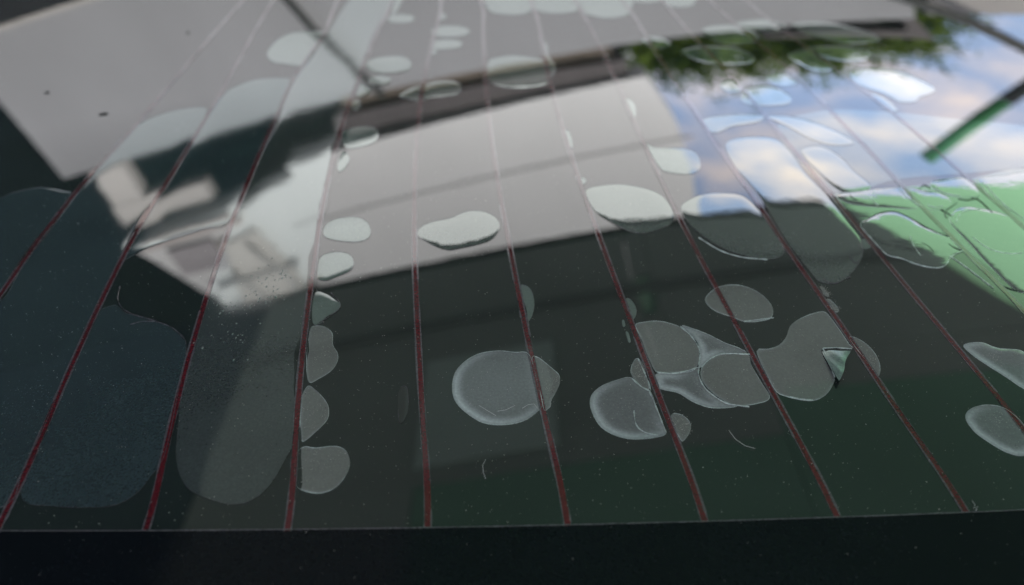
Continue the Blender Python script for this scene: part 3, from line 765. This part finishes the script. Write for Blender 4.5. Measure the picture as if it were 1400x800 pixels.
def dirt(x, y, r, label):
    v = [lift(x/1000, y/1000, .0006)]; fs = []
    for q in range(14):
        a = 6.2832*q/14; rr = r/1000*random.uniform(.7, 1.15)
        v.append(lift(x/1000 + rr*math.cos(a), y/1000 + rr*.9*math.sin(a), .00005)); fs.append((0, 1+q, 1+(q+1)%14))
    o = put('dirt_spot', mesh('dirt_spot', v, fs), None, [M['dirt']]); o.matrix_world = G2W
    tag(o, label, 'dirt spot', 'dirt spots on the glass')
dirt(-170.98, 314.93, 2, 'larger dark dirt spot on the glass near the pale corner')
dirt(-207.53, 341.02, 1.5, 'small flat dark dirt spot nearest the pale wall corner')
dirt(-169.92, 419.67, 1, 'tiny dark dirt spot high on the pale reflection')


# ------------------------------------------------------------------ surroundings seen in the glass
M['ground']  = matte('concrete_ground', (.42, .41, .39), .9, .15, 1.2, bump=.004)
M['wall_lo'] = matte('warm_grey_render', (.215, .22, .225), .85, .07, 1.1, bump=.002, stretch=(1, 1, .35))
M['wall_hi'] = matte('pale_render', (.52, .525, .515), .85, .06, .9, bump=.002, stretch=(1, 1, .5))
M['base']    = matte('base_trim_paint', (.30, .29, .27), .7, .1, 2)
M['annex']   = matte('annex_render', (.26, .25, .24), .85, .1, 2)
M['joint_d'] = matte('bar_paint', (.26, .255, .25), .7, .1, 2)
M['joint']   = matte('joint_grey', (.30, .30, .295), .8, .1, 2)  # grey joint line across the upper wall
M['trim']    = matte('pale_trim', (.36, .32, .30), .7, .06, 2)
M['dark']    = matte('dark_base', (.012, .013, .015), .8, .2, 2)
M['ledge']   = matte('ledge_grey', (.075, .068, .068), .8, .15, 2)
M['ledge_b'] = matte('brown_fascia', (.115, .095, .075), .8, .25, 2)
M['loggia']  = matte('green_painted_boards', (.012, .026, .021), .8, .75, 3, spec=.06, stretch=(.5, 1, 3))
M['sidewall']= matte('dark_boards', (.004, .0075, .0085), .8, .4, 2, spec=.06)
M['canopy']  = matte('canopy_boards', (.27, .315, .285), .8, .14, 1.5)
M['canopy_b']= matte('beam_paint', (.16, .18, .17), .8, .14, 1.5)
M['canopy_l']= matte('light_boards', (.46, .58, .53), .8, .1, 3)
M['canopy_g']= matte('green_canopy_boards', (.16, .31, .215), .8, .14, 1.5)
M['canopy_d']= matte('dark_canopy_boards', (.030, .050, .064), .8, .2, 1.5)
M['steel']   = matte('dark_steel', (.02, .022, .02), .5, .2, 4)
M['green']   = translucent('green_sheet', (.36, .47, .37), (.57, .77, .57))
M['clear']   = translucent('milky_sheet', (.25, .32, .26), (.34, .44, .36))
M['pole']    = matte('green_paint', (.04, .165, .068), .5, .1, 6)
M['window']  = matte('window_pane', (.40, .37, .34), .3, .1, 2, spec=.5)
M['curtain'] = matte('grey_blind', (.29, .275, .28), .7, .2, 3, stretch=(1, 1, 12))
M['bark']    = matte('bark', (.06, .045, .03), .9, .3, 5, bump=.01)

gv = [(-60, -60, 0), (60, -60, 0), (60, 140, 0), (-60, 140, 0)]
g = put('ground', mesh('ground', gv, [(0, 1, 2, 3)]), None, [M['ground']]); g['kind'] = 'structure'

# house across the yard
house = empty('house')
house.location = (0, 6, 0)
tag(house, 'pale rendered house mirrored in the glass, with a dark ledge between its two storeys', 'house')
def hb(name, lo, hi, mat, parent=house, bevel=0.0): return box(name, lo, hi, M[mat], parent, bevel)
hb('plinth', (-14, -.03, 0), (2.72, .25, 1.19), 'dark')
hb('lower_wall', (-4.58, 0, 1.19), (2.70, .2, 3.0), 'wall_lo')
hb('base_trim', (-4.56, -.045, 1.195), (2.71, -.002, 1.26), 'base')
hb('annex_wall', (2.95, .3, 0), (7.0, .5, 3.06), 'annex')
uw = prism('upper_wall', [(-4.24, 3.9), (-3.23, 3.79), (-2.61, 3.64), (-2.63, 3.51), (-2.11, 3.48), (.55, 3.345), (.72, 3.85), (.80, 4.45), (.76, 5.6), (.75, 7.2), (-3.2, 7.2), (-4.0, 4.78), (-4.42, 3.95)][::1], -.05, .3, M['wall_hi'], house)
hb('wall_joint', (-3.0, -.054, 4.035), (.70, -.0505, 4.065), 'joint', uw)
jt = uw.children[0]; jt.rotation_euler = (0, math.radians(2.0), 0); jt.location = (0, 0, .03)
hb('ledge', (-2.04, .02, 3.17), (.42, .9, 3.36), 'ledge')
hb('fascia', (-1.95, .12, 3.0), (.33, .9, 3.168), 'ledge_b')
prism('roof_overhang', [(1.6, 3.215), (2.3, 3.24), (2.80, 3.27), (2.74, 3.02), (2.80, 3.0), (3.02, 3.40), (2.6, 3.33), (2.2, 3.285), (1.6, 3.24)], .35, .75, M['ledge'], house)
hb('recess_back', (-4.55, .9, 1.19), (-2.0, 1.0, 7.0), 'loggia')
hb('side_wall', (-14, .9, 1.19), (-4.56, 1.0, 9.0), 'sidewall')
hb('recess_post', (-4.32, -.02, 3.02), (-4.0, .12, 3.72), 'trim')
hb('recess_beam', (-4.35, -.03, 3.46), (-3.42, .12, 3.66), 'trim')
prism('sill_trim', [(-4.30, 3.92), (-3.3, 3.86), (-3.3, 3.95), (-4.30, 4.0)], -.11, -.051, M['trim'], house)
# window in the far end of the upper wall
win = hb('window', (-4.1, -.09, 4.07), (-3.63, -.052, 4.42), 'curtain')
prism('window', [(-3.60, 4.13), (-3.2, 4.10), (-2.98, 4.92), (-3.72, 4.98)], -.09, -.052, M['window'], house)
for a, b_ in (((-3.63, 4.46), (-3.47, 4.92)), ((-3.34, 4.2), (-3.06, 4.92)), ((-3.9, 4.62), (-2.95, 4.62)), ((-4.0, 5.0), (-2.9, 4.94))):
    tube('window_bar', [(a[0], -.10, a[1]), (b_[0], -.10, b_[1])], .026, M['joint_d'], house, 6)
tube('drainpipe', [(-1.99, -.08, 1.3), (-1.83, -.08, 2.25), (-1.56, -.08, 3.02)], .032, M['steel'], house)

# steel cable and green pole across the sky
c2 = tube('slanting_pole', [(1.9, 5.9, 2.30), (2.65, 5.9, 2.755), (3.09, 5.9, 3.03), (3.57, 5.9, 3.40), (5.2, 5.9, 4.6)], .055, M['steel'])
tag(c2, 'dark slanting pole crossing the corner of the mirrored sky', 'pole')
gp = empty('green_pole')
tag(gp, 'short green pole end hanging against the mirrored clouds', 'pole')
tube('pole_shaft', [(2.83, 6.0, 4.65), (3.46, 6.0, 4.02)], .072, M['pole'], gp)
tube('pole_sleeve', [(3.465, 6.0, 4.015), (4.4, 6.0, 3.1), (4.9, 6.0, 2.6), (4.9, 6.0, 0)], .074, M['steel'], gp)

# carport roof over the car
cp = empty('carport')
cp.location = (0, 0, 2.6)
tag(cp, 'dark carport roof with a green translucent corner, mirrored over the glass', 'carport')
def prism_z(name, poly, z0, z1, mat):
    o = prism(name, poly, -z1, -z0, M[mat], cp)
    for vv in o.data.vertices:                           # lay the outline flat: x, depth
        x, y, z = vv.co
        vv.co = (x, z, -y)
    o.data.flip_normals() if sum((p.center.z - (z0 + z1) / 2) * p.normal.z for p in o.data.polygons) < 0 else None
    return o
def cb(name, lo, hi, mat): return box(name, lo, hi, M[mat], cp)
cb('roof_board', (-1.38, 1.62, 0), (.048, 2.40, .05), 'canopy')
cb('roof_board', (.0485, 1.891, .002), (.0615, 2.099, .05), 'canopy')
cb('roof_board', (.1105, 1.891, .002), (.1235, 2.099, .05), 'canopy')
cb('roof_board', (.05, 1.62, .001), (.122, 1.89, .05), 'canopy')
cb('roof_board', (.05, 2.10, .001), (.122, 2.40, .05), 'canopy')
prism_z('roof_board', [(.124, 1.62), (1.16, 1.62), (.85, 2.40), (.124, 2.40)], .0, .05, 'canopy')
cb('roof_board', (-1.38, 1.32, -.001), (.36, 1.618, .05), 'canopy')
cb('roof_board', (-1.38, .2, -.002), (-.66, 1.318, .05), 'canopy')
cb('roof_board', (-.657, .2, .003), (.36, 1.318, .05), 'canopy_g')
cb('roof_board', (.364, .2, .004), (1.16, 1.47, .05), 'canopy_g')
cb('roof_board', (.364, 1.472, .003), (1.16, 1.618, .05), 'canopy')
prism_z('roof_board', [(1.163, -.2), (5, -.2), (5, 1.2), (1.335, 1.2), (1.163, 1.61)], .003, .05, 'canopy_g')
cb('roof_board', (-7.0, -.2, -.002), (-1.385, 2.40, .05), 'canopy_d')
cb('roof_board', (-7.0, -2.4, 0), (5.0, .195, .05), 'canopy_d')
prism_z('translucent_sheet', [(.845, 2.45), (1.33, 1.205), (5, 1.205), (5, 2.45)], .012, .02, 'green')
cb('beam', (-1.38, 2.0, -.022), (.99, 2.03, -.002), 'canopy_b')
cb('edge_trim', (-1.38, 2.402, -.01), (.84, 2.43, .05), 'steel')
cb('light_panel', (-.66, 1.38, -.012), (-.24, 1.82, -.004), 'canopy_l')
cb('roof_light', (.062, 1.892, .01), (.110, 2.098, .02), 'clear')
for x, y in ((-6.5, 2.2), (4.8, 2.2), (-6.5, -2.3), (4.8, -2.3)):
    box('carport_post', (x, y, -2.6), (x + .1, y + .1, -.003), M['steel'], cp)

# tree beyond the house
tree = empty('leafy_tree')
tree.location = (2.4, 8.6, 0)
tag(tree, 'leafy green tree mirrored above the house wall against the sky', 'tree')
tube('trunk', [(0, 0, 0), (.05, .02, 1.2), (-.05, 0, 2.4), (.02, .05, 3.4)], [.16, .13, .10, .05], M['bark'], tree)
for a in range(7):
    an = a * .9; l = random.uniform(.8, 1.5)
    tube('branch', [(-.03, 0, 2.2 + .12 * a), (l * .5 * math.cos(an), l * .4 * math.sin(an), 2.7 + .13 * a), (l * math.cos(an), l * .8 * math.sin(an), 3.1 + .1 * a)], [.05, .035, .015], M['bark'], tree, 6)
m, t, out = nodes('leaf')
d = N(t, 'ShaderNodeBsdfDiffuse'); tr = N(t, 'ShaderNodeBsdfTranslucent')
oi = N(t, 'ShaderNodeTexNoise', Scale=2.2, Detail=3.0); tcn = N(t, 'ShaderNodeTexCoord')
t.links.new(tcn.outputs['Object'], oi.inputs['Vector'])
rp = N(t, 'ShaderNodeValToRGB')
rp.color_ramp.elements[0].position = .35; rp.color_ramp.elements[0].color = (.022, .045, .010, 1)
rp.color_ramp.elements[1].position = .68; rp.color_ramp.elements[1].color = (.13, .19, .035, 1)
t.links.new(oi.outputs['Fac'], rp.inputs[0]); t.links.new(rp.outputs[0], d.inputs[0]); t.links.new(rp.outputs[0], tr.inputs[0])
mx = N(t, 'ShaderNodeMixShader'); mx.inputs[0].default_value = .35
t.links.new(d.outputs[0], mx.inputs[1]); t.links.new(tr.outputs[0], mx.inputs[2]); t.links.new(mx.outputs[0], out.inputs[0])
M['leaf'] = m
v, f = [], []
for k in range(420):
    # clumps
    th = random.uniform(0, 6.283); rr = math.sqrt(random.random())
    cx = 1.95 * rr * math.cos(th); cy = 1.0 * rr * math.sin(th)
    cz = 3.65 + random.uniform(-.8, .72 - .05 * cx) * (1 - .25 * rr * rr)
    cs = random.uniform(.2, .42)
    for q in range(75):
        p = Vector([random.gauss(0, .45) for _ in range(3)]) * cs + Vector((cx, cy, cz))
        L_ = random.uniform(.05, .09); ax = Vector([random.gauss(0, 1) for _ in range(3)]).normalized(); sx = ax.orthogonal().normalized() * L_ * .4
        b0 = len(v)
        v += [p - ax * L_, p + sx, p + ax * L_, p - sx]
        f.append((b0, b0 + 1, b0 + 2, b0 + 3))
put('crown', mesh('crown', v, f), tree, [M['leaf']])
